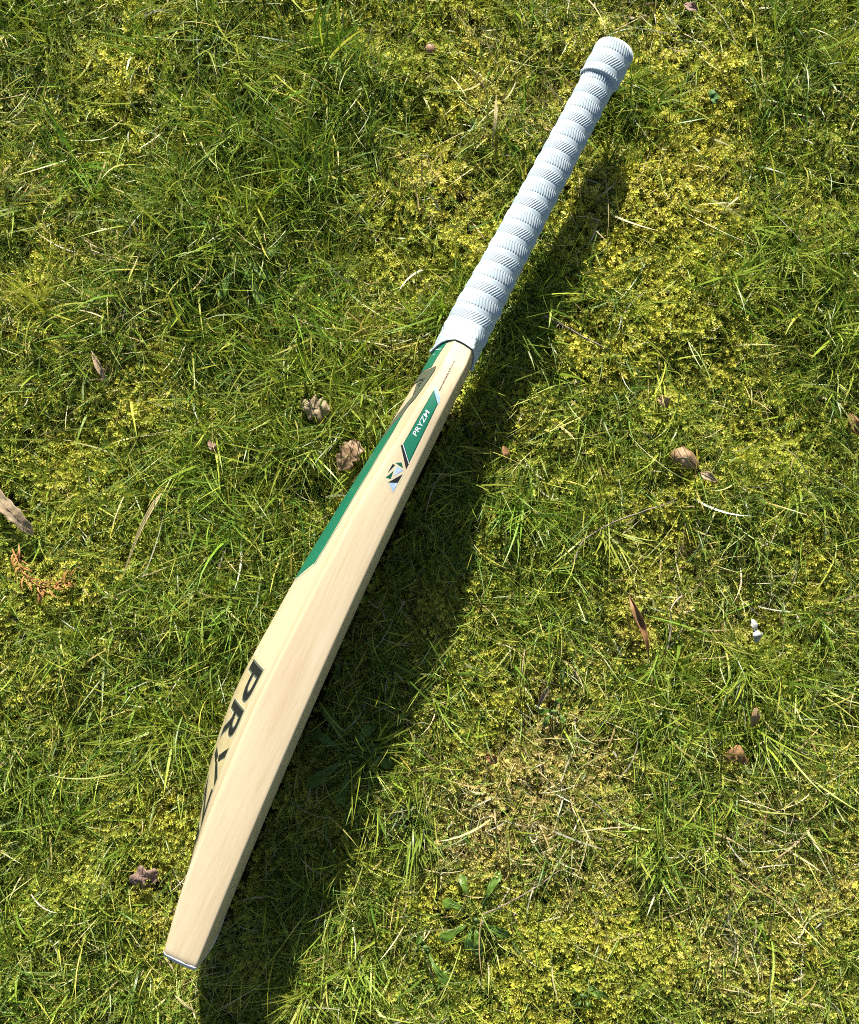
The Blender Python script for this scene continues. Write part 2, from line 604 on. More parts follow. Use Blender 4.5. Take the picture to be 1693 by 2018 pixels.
# faceted emblem
white_pad = [[(.4436, -.0231), (.4482, -.0164), (.4420, -.0113), (.4385, -.0104), (.4300, -.0112), (.4205, -.0127), (.4262, -.0203), (.4290, -.0236), (.4340, -.0244)]]
lay('emblem_backing', white_pad, on_edge, M_CREAM, .00012)
EMB = [(M_BLACK, [(.4427, -.0224), (.4424, -.0202), (.4340, -.0231)]),
       (M_DGREEN, [(.4443, -.0207), (.4466, -.0163), (.4429, -.0132)]),
       (M_FOIL, [(.4420, -.0190), (.4415, -.0124), (.4341, -.0173)]),
       (M_DGREEN, [(.4378, -.0194), (.4301, -.0230), (.4309, -.0188)]),
       (M_BLACK, [(.4383, -.0116), (.4274, -.0197), (.4303, -.0123)]),
       (M_FOIL, [(.4272, -.0184), (.4303, -.0123), (.4221, -.0128)])]
for mt, tri in EMB:
    lay('emblem_facet', [tri], on_edge, mt, .00026)
lay('pencil_arc', [[(.5424, -.0151), (.5432, -.0117), (.5420, -.0074), (.5418, -.0074), (.5429, -.0117), (.5422, -.0151)]], on_edge, plain('pencil', (.45, .33, .17), .7, .1), .00012)

# back stickers: (s, w)
RB = [(.4890, .0236), (.4786, .0224), (.4632, .0240), (.4500, .0254), (.4326, .0268), (.4085, .0267), (.3763, .0272), (.3587, .0264), (.3405, .0249)]
LOW = -.020
band = RB + [(.3314, .0168), (.3218, .0077), (.3120, -.008), (.3050, LOW), (.4600, LOW), (.4670, .0000), (.4753, .0130), (.4850, .0226)]


def widen(P, d):
    P = np.array(P); c = P.mean(0)
    return [tuple(c + (p - c) * (1 + d / max(1e-6, abs((p - c)[1])))) for p in P]


line_out = [(a, b + .0016) for a, b in RB] + [(.3380, .0262), (.3296, .0182), (.3196, .0080), (.3100, -.006), (.3030, LOW), (.34, LOW), (.40, .0)]
lay('sticker_outline', [line_out], on_back, M_GREY, .00012)
lay('sticker_outline', [[(a - .0002 if a > .345 else a - .0006, b - .0006) for a, b in line_out]], on_back, M_CREAM, .0002)
lay('back_sticker', [band], on_back, M_GREEN, .0003, label='long green sticker along the back')
lay('back_sticker', [[(.5660, .0190), (.5564, .0194), (.5462, .0202), (.5384, .0212), (.5311, .0221), (.5277, .0098), (.5240, -.004), (.52, LOW), (.566, LOW)]], on_back, M_GREEN, .0003, label='green sticker by the grip')
grey = [(.5322, .0306), (.5283, .0336), (.5228, .0333), (.5109, .0325), (.5008, .0305), (.4923, .0251), (.4845, .0229), (.4753, .0140), (.4666, .0092), (.4600, .0000),
        (.4676, .0008), (.4787, .0055), (.4908, .0142), (.5021, .0214), (.5132, .0243), (.5202, .0244), (.5166, .0091), (.5120, -.006), (.508, LOW), (.5180, LOW), (.5235, .0), (.5266, .0133), (.5288, .0223)]
lay('back_sticker', [grey], on_back, M_GREY, .00035, label='grey angular sticker')
lay('sticker_outline', [[(.5328, .0308), (.5294, .0222), (.5272, .0132), (.5241, .0), (.5190, LOW), (.5180, LOW), (.5235, .0), (.5266, .0133), (.5288, .0223), (.5320, .0302)]], on_back, M_BLACK, .0004)
lay('sticker_outline', [[(.5322, .0308), (.5283, .0340), (.5228, .0338), (.5109, .0330), (.5008, .0310), (.4923, .0256), (.4845, .0234), (.4845, .0228), (.4923, .0250), (.5008, .0304), (.5109, .0324), (.5228, .0331), (.5281, .0333)]], on_back, M_BLACK, .00042)
lay('sticker_outline', [[(.5206, .0244), (.5170, .0091), (.5125, -.006), (.5112, -.006), (.5160, .0091), (.5198, .0246)]], on_back, M_BLACK, .00042)
for q in ([(.5478, .0070), (.5492, .0182), (.5486, .0182), (.5470, .0070)], [(.5428, .0092), (.5440, .0126), (.5434, .0127), (.5420, .0094)]):
    lay('sticker_line', [q], on_back, M_WHITE, .0004)

# clear film with the big word along the lower back
lay('word_backing', [[(.2440, .0345), (.2440, .0050), (.2440, LOW), (.058, LOW), (.058, .0), (.060, .0345)]], on_back, plain('clear_film', (.46, .38, .205), .3, .5, .14, 160), .0001, step=.003)
SPAN = {'P': (.2404, .2100), 'R': (.2030, .1700), 'Z': (.1330, .0990), 'M': (.0950, .0600)}
W0, W1 = .0105, .0322
for off, mt, lift in ((.045, M_CREAM, .0002), (.028, M_GREY, .00028), (.002, M_BLACK, .00036)):
    for ch, (a, b) in SPAN.items():
        m0, c0 = glyphs(ch, .002); bx = gbox(c0)
        m, co = glyphs(ch, off)
        put(m, co, ((a, W0), (b - a, 0), (0, W1 - W0)), bx)
        lay('word_letter' if mt is M_BLACK else 'letter_outline', None, on_back, mt, lift, me=m, step=.003)
    g = {.045: .0011, .028: .0007, .002: 0}[off]
    for Y in ([(.1698 + g, W1 + g), (.1620 - g, W1 + g), (.1530 - g, .0235 - g), (.1570 + g, .0215 - g)], [(.1350 - g, W1 + g), (.1430 + g, W1 + g), (.1515 + g, .0225 + g), (.1530 + g * .3, W0 - g), (.1600 + g, W0 - g), (.1560 + g, .0200 + g), (.1500 - g, .0195 - g)]):
        lay('word_letter' if mt is M_BLACK else 'letter_outline', [Y], on_back, mt, lift, step=.003)


# ------------------------------------------------------------------ lawn: moss, grass and dry thatch
def plant_material(name, inst=False, trans=.34, rough=.40, spec=.4):
    nt = NT(name)
    a = nt.n('ShaderNodeAttribute'); a.attribute_name = 'Col'
    col = a.outputs['Color']
    if inst:
        b = nt.n('ShaderNodeAttribute'); b.attribute_name = 'tint'; b.attribute_type = 'INSTANCER'
        col = nt.mix(1.0, col, b.outputs['Color'], 'MULTIPLY')
    p = nt.bsdf(col, rough, spec)
    t = nt.n('ShaderNodeBsdfTranslucent')
    nt.l(nt.mix(1.0, col, (1.15, 1.2, .65), 'MULTIPLY'), t.inputs['Color'])
    x = nt.n('ShaderNodeMixShader'); x.inputs[0].default_value = trans
    nt.l(p.outputs[0], x.inputs[1]); nt.l(t.outputs[0], x.inputs[2])
    return nt.done(x)


# cover measured over the photograph: (px, py, radius px, amount)
GREEN_SPOTS = [(90, 80, 130, .7), (430, 90, 120, .8), (640, 120, 110, .7), (60, 260, 110, .4), (450, 470, 190, .9), (600, 360, 120, .9), (560, 640, 150, .7),
               (700, 770, 130, .9), (100, 580, 120, .5), (420, 1000, 150, .6), (250, 1080, 120, .4), (480, 1160, 130, .7), (80, 1560, 150, .7),
               (340, 1430, 140, .7), (220, 1300, 120, .4), (1250, 230, 60, .4), (1640, 620, 130, .7), (1640, 720, 110, .6), (1230, 880, 90, .3), (1480, 1330, 130, .5),
               (1600, 480, 90, .4), (1020, 620, 90, .6), (640, 1950, 110, .5), (1080, 1120, 110, .4), (1290, 1400, 110, .4), (1570, 150, 100, .3), (60, 1900, 120, .6),
               (1420, 1480, 90, .4), (820, 1000, 120, .5), (880, 620, 70, .5), (700, 1440, 110, .4), (1650, 1250, 90, .4), (1300, 1700, 110, .2), (560, 820, 120, .6)]
YELLOW_SPOTS = [(1080, 80, 110, .9), (620, 30, 90, .7), (1400, 150, 150, .8), (1380, 380, 150, .9), (1210, 440, 90, .7), (890, 260, 130, .7), (780, 390, 110, .6),
                (280, 770, 110, .6), (1150, 740, 110, .7), (1500, 820, 130, .6), (1350, 640, 140, .6), (1250, 960, 110, .4), (1330, 280, 120, .8), (560, 960, 70, .3),
                (900, 1760, 130, .6), (1150, 1930, 130, .6), (420, 1930, 70, .7), (1450, 1150, 150, .4), (230, 180, 130, .4), (1560, 1700, 150, .5), (1000, 1300, 90, .4), (130, 1150, 110, .4), (300, 1620, 120, .4)]
DRY_SPOTS = [(1040, 1560, 170, 1.0), (1120, 1440, 110, .7), (1560, 1780, 160, .6), (200, 520, 110, .5), (1290, 1830, 130, .5), (240, 770, 80, .5), (1500, 1560, 130, .4), (960, 1640, 110, .7), (1300, 1250, 120, .3)]


def field(spots):
    P = [(at(px, py), r / 2120.0, a) for px, py, r, a in spots]
    def f(x, y):
        o = np.zeros_like(x)
        for c, r, a in P: o = o + a * np.exp(-((x - c.x) ** 2 + (y - c.y) ** 2) / (r * r))
        return o
    return f


F_G, F_Y, F_D = field(GREEN_SPOTS), field(YELLOW_SPOTS), field(DRY_SPOTS)
greenness = lambda x, y: np.clip(.40 + .55 * F_G(x, y) - .40 * F_Y(x, y) - .25 * F_D(x, y) + 0.7 * (N4(x, y, .045) - .5) + .6 * (N1(x, y, .018) - .5) + .3 * (N2(x, y, .11) - .5), 0, 1)
dryness = lambda x, y: np.clip(.16 + .6 * F_D(x, y) + .7 * (N3(x, y, .07) - .5), 0, 1)

hole = lambda x, y: (N3(x, y, .026) + .5 * N1(x, y, .010)) < .44            # bare dark spots
CORE_X, CORE_Y = .46, .54


def ribbons(base, az, L, th0, bend, wid, twist, curl, nseg, c0, c1):
    """grass blades as tapering bent strips; returns V, F(quads), colours"""
    n = len(L)
    P = np.zeros((n, nseg + 1, 3)); P[:, 0] = base
    th = th0.copy(); a = az.copy(); T = []
    for k in range(nseg):
        d = np.stack([np.sin(th) * np.cos(a), np.sin(th) * np.sin(a), np.cos(th)], -1)
        T.append(d)
        P[:, k + 1] = P[:, k] + d * (L / nseg)[:, None]
        th = np.clip(th + bend / nseg, 0, 2.1); a = a + curl / nseg
    T.append(T[-1])
    T = np.stack(T, 1)
    # nothing sinks under the ground
    g = ground_h(P[..., 0], P[..., 1]) + .0015
    P[..., 2] = np.maximum(P[..., 2], g)
    f = np.linspace(0, 1, nseg + 1)
    prof = np.interp(f, [0, .15, .6, .85, 1], [.75, 1, .85, .5, .06])
    side = np.stack([-np.sin(az), np.cos(az), np.zeros(n)], -1)[:, None, :]
    up = np.cross(T, np.broadcast_to(side, T.shape))
    tw = (twist[:, None] * f[None, :] + twist[:, None] * .4)[..., None]
    S = side * np.cos(tw) + up * np.sin(tw)
    hw = (wid[:, None] * prof[None, :] * .5)[..., None]
    A, B = P - S * hw, P + S * hw
    V = np.stack([A, B], 2).reshape(-1, 3)
    C = (c0[:, None, :] * (1 - f[None, :, None]) + c1[:, None, :] * f[None, :, None])
    C = np.repeat(C, 2, axis=1).reshape(-1, 3)
    k = np.arange(n)[:, None] * (nseg + 1) * 2 + np.arange(nseg)[None, :] * 2
    F = np.stack([k, k + 1, k + 3, k + 2], -1).reshape(-1, 4)
    return V, F, C, P


def pick(r, cols, n):
    cols = np.array(cols); i = r.integers(0, len(cols), n)
    c = cols[i] * (1 + r.normal(0, .16, (n, 1))) * (1 + r.normal(0, .05, (n, 3)))
    return np.clip(c, .004, .9)


FRESH = [(.135, .235, .026), (.185, .290, .032), (.235, .330, .038), (.290, .360, .046), (.130, .205, .040), (.34, .375, .065), (.090, .180, .026)]
STRAW = [(.50, .43, .20), (.58, .51, .28), (.42, .32, .13), (.54, .50, .35), (.32, .24, .10), (.44, .42, .16)]


def tuft_grass(r, n_tuft, xr, yr, keep=None):
    x = r.uniform(-xr, xr, n_tuft); y = r.uniform(-yr, yr, n_tuft)
    g = greenness(x, y)
    m = r.random(n_tuft) < .08 + .72 * g
    m &= ~hole(x, y) | (r.random(n_tuft) < .3)
    if keep is not None: m &= keep(x, y)
    x, y, g = x[m], y[m], g[m]
    nb = r.integers(3, 10, len(x))
    tcol = pick(r, FRESH, len(x)); taz = r.uniform(0, 2 * math.pi, len(x)); tlen = .6 + .55 * g + r.normal(0, .12, len(x))
    i = np.repeat(np.arange(len(x)), nb); n = len(i)
    bx = x[i] + r.normal(0, .004, n); by = y[i] + r.normal(0, .004, n)
    base = np.stack([bx, by, ground_h(bx, by)], -1)
    az = np.where(r.random(n) < .45, taz[i] + r.normal(0, .7, n), r.uniform(0, 2 * math.pi, n))
    L = np.clip(r.gamma(5.0, .0058, n) * tlen[i], .010, .085)
    th0 = np.clip(r.normal(.70, .34, n), .05, 1.35)
    bend = np.clip(r.normal(.75, .45, n), -.2, 1.8)
    wid = np.clip(r.gamma(4.5, .00021, n), .00045, .0026) * (.85 + .35 * g[i])
    c = tcol[i] * (1 + r.normal(0, .13, (n, 1)))
    yel = r.random(n) < .13
    c = np.where(yel[:, None], pick(r, [(.43, .43, .08), (.48, .44, .14), (.38, .42, .06)], n), c)
    c = np.clip(c, .004, .8)
    return ribbons(base, az, L, th0, bend, wid, r.normal(0, .7, n), r.normal(0, .5, n), 5, c * np.array([1.15, 1.05, 1.1]), c * np.array([1.05, 1.0, .9]))


def lying(r, n, xr, yr, cols, L0, w0, keepf):
    x = r.uniform(-xr, xr, n); y = r.uniform(-yr, yr, n)
    m = r.random(n) < keepf(x, y)
    x, y = x[m], y[m]; n = len(x)
    base = np.stack([x, y, ground_h(x, y) + np.abs(r.normal(.006, .004, n))], -1)
    c = pick(r, cols, n)
    return ribbons(base, r.uniform(0, 2 * math.pi, n), np.clip(r.gamma(4, L0 / 4, n), .008, .11), np.clip(r.normal(1.25, .22, n), .6, 1.75), r.normal(.15, .3, n),
                   np.clip(r.gamma(5, w0 / 5, n), .0005, .003), r.normal(0, 1.0, n), r.normal(0, .6, n), 5, c, c * np.array([1.05, 1.05, 1.1]))


def drop_in_bat(V, F, C, P, nseg=5):
    bad = inside_bat(P[..., 0], P[..., 1], P[..., 2], .0012).any(1)
    for c, rad in CLEARED:                                # little grass stands over the things lying on top
        over = (np.hypot(P[..., 0] - c.x, P[..., 1] - c.y) < rad).any(1)
        bad |= over & (r1.random(len(over)) < .86)
    keepb = ~bad; nv = (nseg + 1) * 2
    V = V.reshape(-1, nv, 3)[keepb].reshape(-1, 3); C = C.reshape(-1, nv, 3)[keepb].reshape(-1, 3)
    n = keepb.sum()
    k = np.arange(n)[:, None] * nv + np.arange(nseg)[None, :] * 2
    return V, np.stack([k, k + 1, k + 3, k + 2], -1).reshape(-1, 4), C


CLEARED = [(at(px, py, .01), q / 2120.0) for px, py, q in ((688, 895, 30), (622, 806, 32), (30, 1012, 28), (-5, 975, 28), (1350, 908, 28), (1398, 941, 18), (1262, 1235, 18), (1248, 1192, 16),
           (1275, 1275, 14), (1452, 1495, 22), (1487, 1415, 14), (283, 1732, 28), (1490, 1245, 22), (45, 1115, 24), (75, 1150, 24), (118, 1150, 24), (1404, 190, 18), (196, 728, 18), (848, 103, 10),
           (1130, 652, 14), (1160, 668, 14), (1685, 832, 16), (1066, 1375, 14), (968, 1495, 12), (908, 1735, 12), (980, 1725, 12), (885, 1785, 14), (872, 1845, 14), (865, 1905, 18), (765, 1500, 14), (270, 1060, 12), (250, 1110, 12), (295, 1010, 12))]
M_GRASS = plant_material('grass_blades')
M_STRAW = plant_material('dry_blades', trans=.18, rough=.5)
r1 = np.random.default_rng(21)
V, F, C = drop_in_bat(*tuft_grass(r1, 46000, CORE_X, CORE_Y))


def long_tufts(r):
    at_px = [(600, 330), (565, 385), (640, 420), (610, 300), (700, 780), (735, 800), (680, 745), (450, 470), (500, 440), (540, 560), (600, 620), (430, 90), (300, 110), (90, 80), (640, 110), (120, 40), (1640, 650),
             (1670, 700), (1650, 560), (1480, 1310), (1250, 245), (1000, 640), (60, 1560), (130, 1610), (330, 1430), (400, 1380), (480, 1180), (420, 1010), (340, 980), (610, 1950), (1090, 1130), (885, 610), (720, 1480), (1300, 720),
             (1500, 1440), (1330, 1260), (1560, 1330), (820, 1640), (700, 1900), (60, 1880), (1560, 480), (1440, 560), (150, 330), (240, 600), (90, 620), (1180, 1040), (1020, 1000), (930, 760), (540, 780), (470, 700)]
    C0 = [at(*p) for p in at_px]
    x = np.r_[[c.x for c in C0], r.uniform(-CORE_X, CORE_X, 260)]; y = np.r_[[c.y for c in C0], r.uniform(-CORE_Y, CORE_Y, 260)]
    big = np.r_[np.ones(len(C0)), np.where(greenness(x[len(C0):], y[len(C0):]) > .5, .5, .0)]
    nb = (r.integers(24, 46, len(x)) * big).astype(int)
    i = np.repeat(np.arange(len(x)), nb); n = len(i)
    taz = r.uniform(0, 2 * math.pi, len(x)); tcol = pick(r, FRESH[:4], len(x))
    bx = x[i] + r.normal(0, .007, n); by = y[i] + r.normal(0, .007, n)
    base = np.stack([bx, by, ground_h(bx, by)], -1)
    az = np.where(r.random(n) < .5, taz[i] + r.normal(0, .6, n), r.uniform(0, 2 * math.pi, n))
    L = np.clip(r.normal(.050, .015, n) * (.6 + .45 * big[i]), .015, .10)
    c = np.clip(tcol[i] * (1 + r.normal(0, .18, (n, 1))), .004, .8)
    return ribbons(base, az, L, np.clip(r.normal(.6, .3, n), .05, 1.3), np.clip(r.normal(.9, .4, n), 0, 1.8), np.clip(r.gamma(8, .00018, n), .0007, .0027), r.normal(0, .5, n), r.normal(0, .4, n), 5, c, c * np.array([1.1, 1.05, 1.0]))


Vb, Fb, Cb = drop_in_bat(*long_tufts(np.random.default_rng(91)))
Fb = Fb + len(V); V = np.vstack([V, Vb]); F = np.vstack([F, Fb]); C = np.vstack([C, Cb])
grass = link('grass', mesh_np('grass', V, F, C), M_GRASS)
tag(grass, 'short green lawn grass growing in tufts through the moss', 'grass', kind='stuff')
V, F, C = drop_in_bat(*lying(r1, 40000, CORE_X, CORE_Y, FRESH + [(.26, .32, .06), (.34, .36, .10)], .028, .00075, lambda x, y: .35 + .6 * greenness(x, y)))
fine = link('grass', mesh_np('fine_grass', V, F, C), M_GRASS)
tag(fine, 'fine green grass blades lying tangled over the moss', 'grass', kind='stuff')
V, F, C = drop_in_bat(*lying(r1, 20000, CORE_X, CORE_Y, STRAW, .026, .0011, lambda x, y: .16 + .85 * dryness(x, y)))
thatch = link('dry_grass', mesh_np('dry_grass', V, F, C), M_STRAW)
tag(thatch, 'pale dry grass stalks lying across the lawn', 'dry grass', kind='stuff')

# ---- moss: cushions of leafy shoots, set out as instances
def moss_cushion(seed, nshoot, rad):
    r = np.random.default_rng(seed)
    kl, kw, kh = r.uniform(.75, 1.45), r.uniform(.55, 1.1), r.uniform(.7, 1.35)
    V, F, C = [], [], []
    for q in range(nshoot):
        rr = rad * math.sqrt(r.random()); a = r.uniform(0, 2 * math.pi)
        x, y = rr * math.cos(a), rr * math.sin(a)
        h = kh * r.uniform(.005, .017) * (1 - .2 * rr / rad)
        lean = r.uniform(.1, .7); la = a + r.normal(0, .7)
        ax = np.array([math.sin(lean) * math.cos(la), math.sin(lean) * math.sin(la), math.cos(lean)])
        e1 = np.cross(ax, [0, 0, 1.0]); e1 = e1 / (np.linalg.norm(e1) + 1e-9); e2 = np.cross(ax, e1)
        tone = r.uniform(.75, 1.25)
        nl = 15
        for k in range(nl):
            f = .35 + .65 * k / (nl - 1)
            p0 = np.array([x, y, 0]) + ax * h * f
            b = k * 2.399 + r.normal(0, .2)
            rad_d = e1 * math.cos(b) + e2 * math.sin(b)
            out = .95 - .55 * (k / (nl - 1)) ** 3
            Ll = kl * r.uniform(.0024, .0044) * (1.05 - .35 * (k / (nl - 1)) ** 2)
            d0 = rad_d * out + ax * (1 - out) * 1.4 + ax * .25
            d0 /= np.linalg.norm(d0)
            sd = np.cross(d0, ax); sd /= np.linalg.norm(sd) + 1e-9
            w = Ll * kw * r.uniform(.20, .31)
            mid = p0 + d0 * Ll * .45
            tip = mid + (d0 * .8 - ax * .35) * Ll * .6
            i0 = len(V)
            V += [p0, mid - sd * w, tip, mid + sd * w]
            F.append((i0, i0 + 1, i0 + 2, i0 + 3))
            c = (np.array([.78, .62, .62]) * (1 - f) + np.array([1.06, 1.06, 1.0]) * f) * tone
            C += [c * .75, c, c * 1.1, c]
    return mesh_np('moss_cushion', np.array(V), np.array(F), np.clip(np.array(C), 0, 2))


def grass_clump(seed):
    r = np.random.default_rng(seed)
    n = 14
    base = np.stack([r.normal(0, .006, n), r.normal(0, .006, n), np.zeros(n)], -1)
    c = pick(r, FRESH, n); st = r.random(n) < .2
    c = np.where(st[:, None], pick(r, STRAW, n), c)
    V, F, C, P = ribbons(base, r.uniform(0, 6.28, n), np.clip(r.gamma(5, .0075, n), .012, .08), np.clip(r.normal(.75, .35, n), .05, 1.3), r.normal(.7, .4, n),
                         np.clip(r.gamma(6, .00024, n), .0007, .0028), r.normal(0, .7, n), r.normal(0, .5, n), 4, c, c)
    return mesh_np('grass_clump', V, F, C)


def instanced(name, protos, pos, rot, scl, idx, tint, mat):
    lib = bpy.data.collections.new(name + '_kinds')
    for k, me in enumerate(protos):
        me.materials.append(mat)
        me.polygons.foreach_set('use_smooth', np.ones(len(me.polygons), bool))
        lib.objects.link(bpy.data.objects.new(f'{name}_kind_{k:02d}', me))
    me = bpy.data.meshes.new(name)
    n = len(pos)
    me.vertices.add(n); me.vertices.foreach_set('co', pos.astype(np.float32).ravel())
    for nm, tp, arr, key in (('rot', 'FLOAT_VECTOR', rot, 'vector'), ('scl', 'FLOAT_VECTOR', scl, 'vector'), ('idx', 'INT', idx, 'value')):
        a = me.attributes.new(nm, tp, 'POINT'); a.data.foreach_set(key, (arr.astype(np.int32) if tp == 'INT' else arr.astype(np.float32)).ravel())
    a = me.attributes.new('tint', 'FLOAT_COLOR', 'POINT'); a.data.foreach_set('color', np.c_[tint, np.ones(n)].astype(np.float32).ravel())
    ob = bpy.data.objects.new(name, me); COL.objects.link(ob)
    ng = bpy.data.node_groups.new(name, 'GeometryNodeTree')
    ng.interface.new_socket('Geometry', in_out='INPUT', socket_type='NodeSocketGeometry')
    ng.interface.new_socket('Geometry', in_out='OUTPUT', socket_type='NodeSocketGeometry')
    N = ng.nodes.new; gi, go = N('NodeGroupInput'), N('NodeGroupOutput')
    ci = N('GeometryNodeCollectionInfo'); ci.inputs['Collection'].default_value = lib
    ci.inputs['Separate Children'].default_value = True; ci.inputs['Reset Children'].default_value = True
    ip = N('GeometryNodeInstanceOnPoints'); ip.inputs['Pick Instance'].default_value = True
    def attr(nm, tp):
        q = N('GeometryNodeInputNamedAttribute'); q.data_type = tp; q.inputs['Name'].default_value = nm
        return [o for o in q.outputs if o.enabled and o.name == 'Attribute'][0]
    K = ng.links.new
    K(gi.outputs[0], ip.inputs['Points']); K(ci.outputs[0], ip.inputs['Instance'])
    K(attr('idx', 'INT'), ip.inputs['Instance Index']); K(attr('rot', 'FLOAT_VECTOR'), ip.inputs['Rotation']); K(attr('scl', 'FLOAT_VECTOR'), ip.inputs['Scale'])
    K(ip.outputs[0], go.inputs[0])
    md = ob.modifiers.new('scatter', 'NODES'); md.node_group = ng
    return ob


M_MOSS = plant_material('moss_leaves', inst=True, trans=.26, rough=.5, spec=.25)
r2 = np.random.default_rng(5)


def moss_points(n, xr, yr, keep=None):
    x = r2.uniform(-xr, xr, n); y = r2.uniform(-yr, yr, n)
    m = ~inside_bat(x, y, np.full(n, BAT_Z + .004), .004)
    g = greenness(x, y)
    m &= r2.random(n) < 1.05 - .40 * g
    m &= ~hole(x, y) | (r2.random(n) < .15)
    if keep is not None: m &= keep(x, y)
    return x[m], y[m]


def moss_tint(x, y):
    n = len(x); fy = np.clip(F_Y(x, y), 0, 1); d = dryness(x, y)
    a = np.array([.50, .54, .075]); b = np.array([.66, .62, .085]); dr = np.array([.60, .49, .19]); gr = np.array([.29, .38, .055])
    k = np.clip(.28 + .50 * fy + .9 * (N2(x, y, .04) - .5) + r2.normal(0, .2, n), 0, 1)[:, None]
    c = a * (1 - k) + b * k
    g = np.clip(greenness(x, y) * .9 - .1 + r2.normal(0, .2, n), 0, .85)[:, None]
    c = c * (1 - g) + gr * g
    q = np.clip(d * 1.2 - .28 + r2.normal(0, .18, n), 0, .9)[:, None]
    c = c * (1 - q) + dr * q
    return np.clip(c * (1 + r2.normal(0, .14, (n, 1))), .01, .8)


x1, y1 = moss_points(44000, CORE_X, CORE_Y)
outside = lambda x, y: (np.abs(x) > CORE_X - .005) | (np.abs(y) > CORE_Y - .005)
x2, y2 = moss_points(60000, 1.5, 1.6, outside)
mx, my = np.r_[x1, x2], np.r_[y1, y2]
nm = len(mx)
sc = r2.uniform(.50, 1.20, nm) * np.r_[np.ones(len(x1)), np.full(len(x2), 1.9)]
moss = instanced('moss', [moss_cushion(100 + k, 7, .0085) for k in range(18)], np.stack([mx, my, ground_h(mx, my) - .002], -1),
                 np.stack([r2.normal(0, .22, nm), r2.normal(0, .22, nm), r2.uniform(0, 6.28, nm)], -1), np.repeat(sc[:, None], 3, 1), r2.integers(0, 18, nm), moss_tint(mx, my), M_MOSS)
tag(moss, 'yellow green moss carpeting the lawn between the grass', 'moss', kind='stuff')

# the same lawn beyond the picture's edge
nx = 30000
x = r2.uniform(-1.5, 1.5, nx); y = r2.uniform(-1.6, 1.6, nx)
m = outside(x, y) & (r2.random(nx) < .25 + .75 * greenness(x, y)); x, y = x[m], y[m]; nx = len(x)
edge_grass = instanced('lawn_grass', [grass_clump(300 + k) for k in range(12)], np.stack([x, y, ground_h(x, y)], -1),
                       np.stack([np.zeros(nx), np.zeros(nx), r2.uniform(0, 6.28, nx)], -1), np.repeat(r2.uniform(.8, 1.3, nx)[:, None], 3, 1), r2.integers(0, 12, nx), np.ones((nx, 3)), plant_material('far_grass', inst=True))
tag(edge_grass, 'green lawn grass running on around the mossy patch', 'grass', kind='stuff')


# ------------------------------------------------------------------ things lying or growing on the lawn
def leaf_material(name, c0, c1, trans=.18, rough=.55, scale=70, spec=.3):
    nt = NT(name); c = coords(nt)
    n = nt.noise(c, scale, 4, .6); v = nt.noise(nt.mapping(c, (1, 1, 1)), scale * 6, 2)
    col = nt.ramp(n, [(.28, c0), (.72, c1)])
    col = nt.mix(1.0, col, nt.ramp(v, [(.3, (.82, .80, .78)), (.7, (1.06, 1.06, 1.06))]), 'MULTIPLY')
    p = nt.bsdf(col, rough, spec); nt.bump(v, .35, .0008, p)
    t = nt.n('ShaderNodeBsdfTranslucent'); nt.l(col, t.inputs['Color'])
    x = nt.n('ShaderNodeMixShader'); x.inputs[0].default_value = trans
    nt.l(p.outputs[0], x.inputs[1]); nt.l(t.outputs[0], x.inputs[2])
    return nt.done(x)


M_OAK = leaf_material('oak_brown', (.30, .17, .085), (.46, .30, .165))
M_TAN = leaf_material('tan_leaf', (.38, .24, .125), (.56, .39, .23), .3)
M_BUFF = leaf_material('buff_leaf', (.42, .31, .18), (.58, .47, .30), .3)
M_RUST = leaf_material('rust_leaf', (.24, .11, .045), (.44, .27, .12))
M_PURPLE = leaf_material('purple_brown', (.26, .16, .125), (.46, .33, .25), .3)
M_FROND = leaf_material('orange_frond', (.45, .20, .05), (.62, .36, .13))
M_STEM = leaf_material('stem_straw', (.45, .36, .16), (.55, .48, .24), .1)
M_WEED = leaf_material('weed_green', (.100, .205, .022), (.180, .300, .040), .34, .38, 55, .45)
M_WEED2 = leaf_material('weed_vein', (.15, .25, .07), (.20, .30, .10), .25)
M_CLOVER = leaf_material('clover_green', (.085, .190, .045), (.120, .245, .065), .3)
M_TWIG = leaf_material('twig_bark', (.16, .12, .085), (.34, .28, .21), 0.0, .8, 220)
M_PETAL = leaf_material('white_petal', (.42, .43, .43), (.52, .53, .53), .3)
M_NUT = leaf_material('nut_shell', (.24, .12, .06), (.46, .29, .18), .0, .5, 160)
CAN = .013                                              # lie of small things on top of the moss


def spline(pts, n):
    """smooth path through points (Catmull-Rom)"""
    P = np.array(pts, float)
    if len(P) == 2: return P[0] + (P[1] - P[0]) * np.linspace(0, 1, n)[:, None]
    Q = np.vstack([2 * P[0] - P[1], P, 2 * P[-1] - P[-2]])
    o = []
    for t in np.linspace(0, len(P) - 1 - 1e-9, n):
        k = int(t); u = t - k; a, b, c, d = Q[k:k + 4]
        o.append(.5 * ((2 * b) + (-a + c) * u + (2 * a - 5 * b + 4 * c - d) * u * u + (-a + 3 * b - 3 * c + d) * u ** 3))
    return np.array(o)


def px_path(pts, n):
    """(px, py, height) list -> world path"""
    W = [np.array(at(p[0], p[1], (p[2] if len(p) > 2 else CAN) + .002)) for p in pts]
    return spline(W, n)


def frame(P):
    T = np.gradient(P, axis=0); T /= np.linalg.norm(T, axis=1)[:, None] + 1e-12
    S = np.cross([0, 0, 1.0], T); S /= np.linalg.norm(S, axis=1)[:, None] + 1e-12
    return T, S, np.cross(T, S)


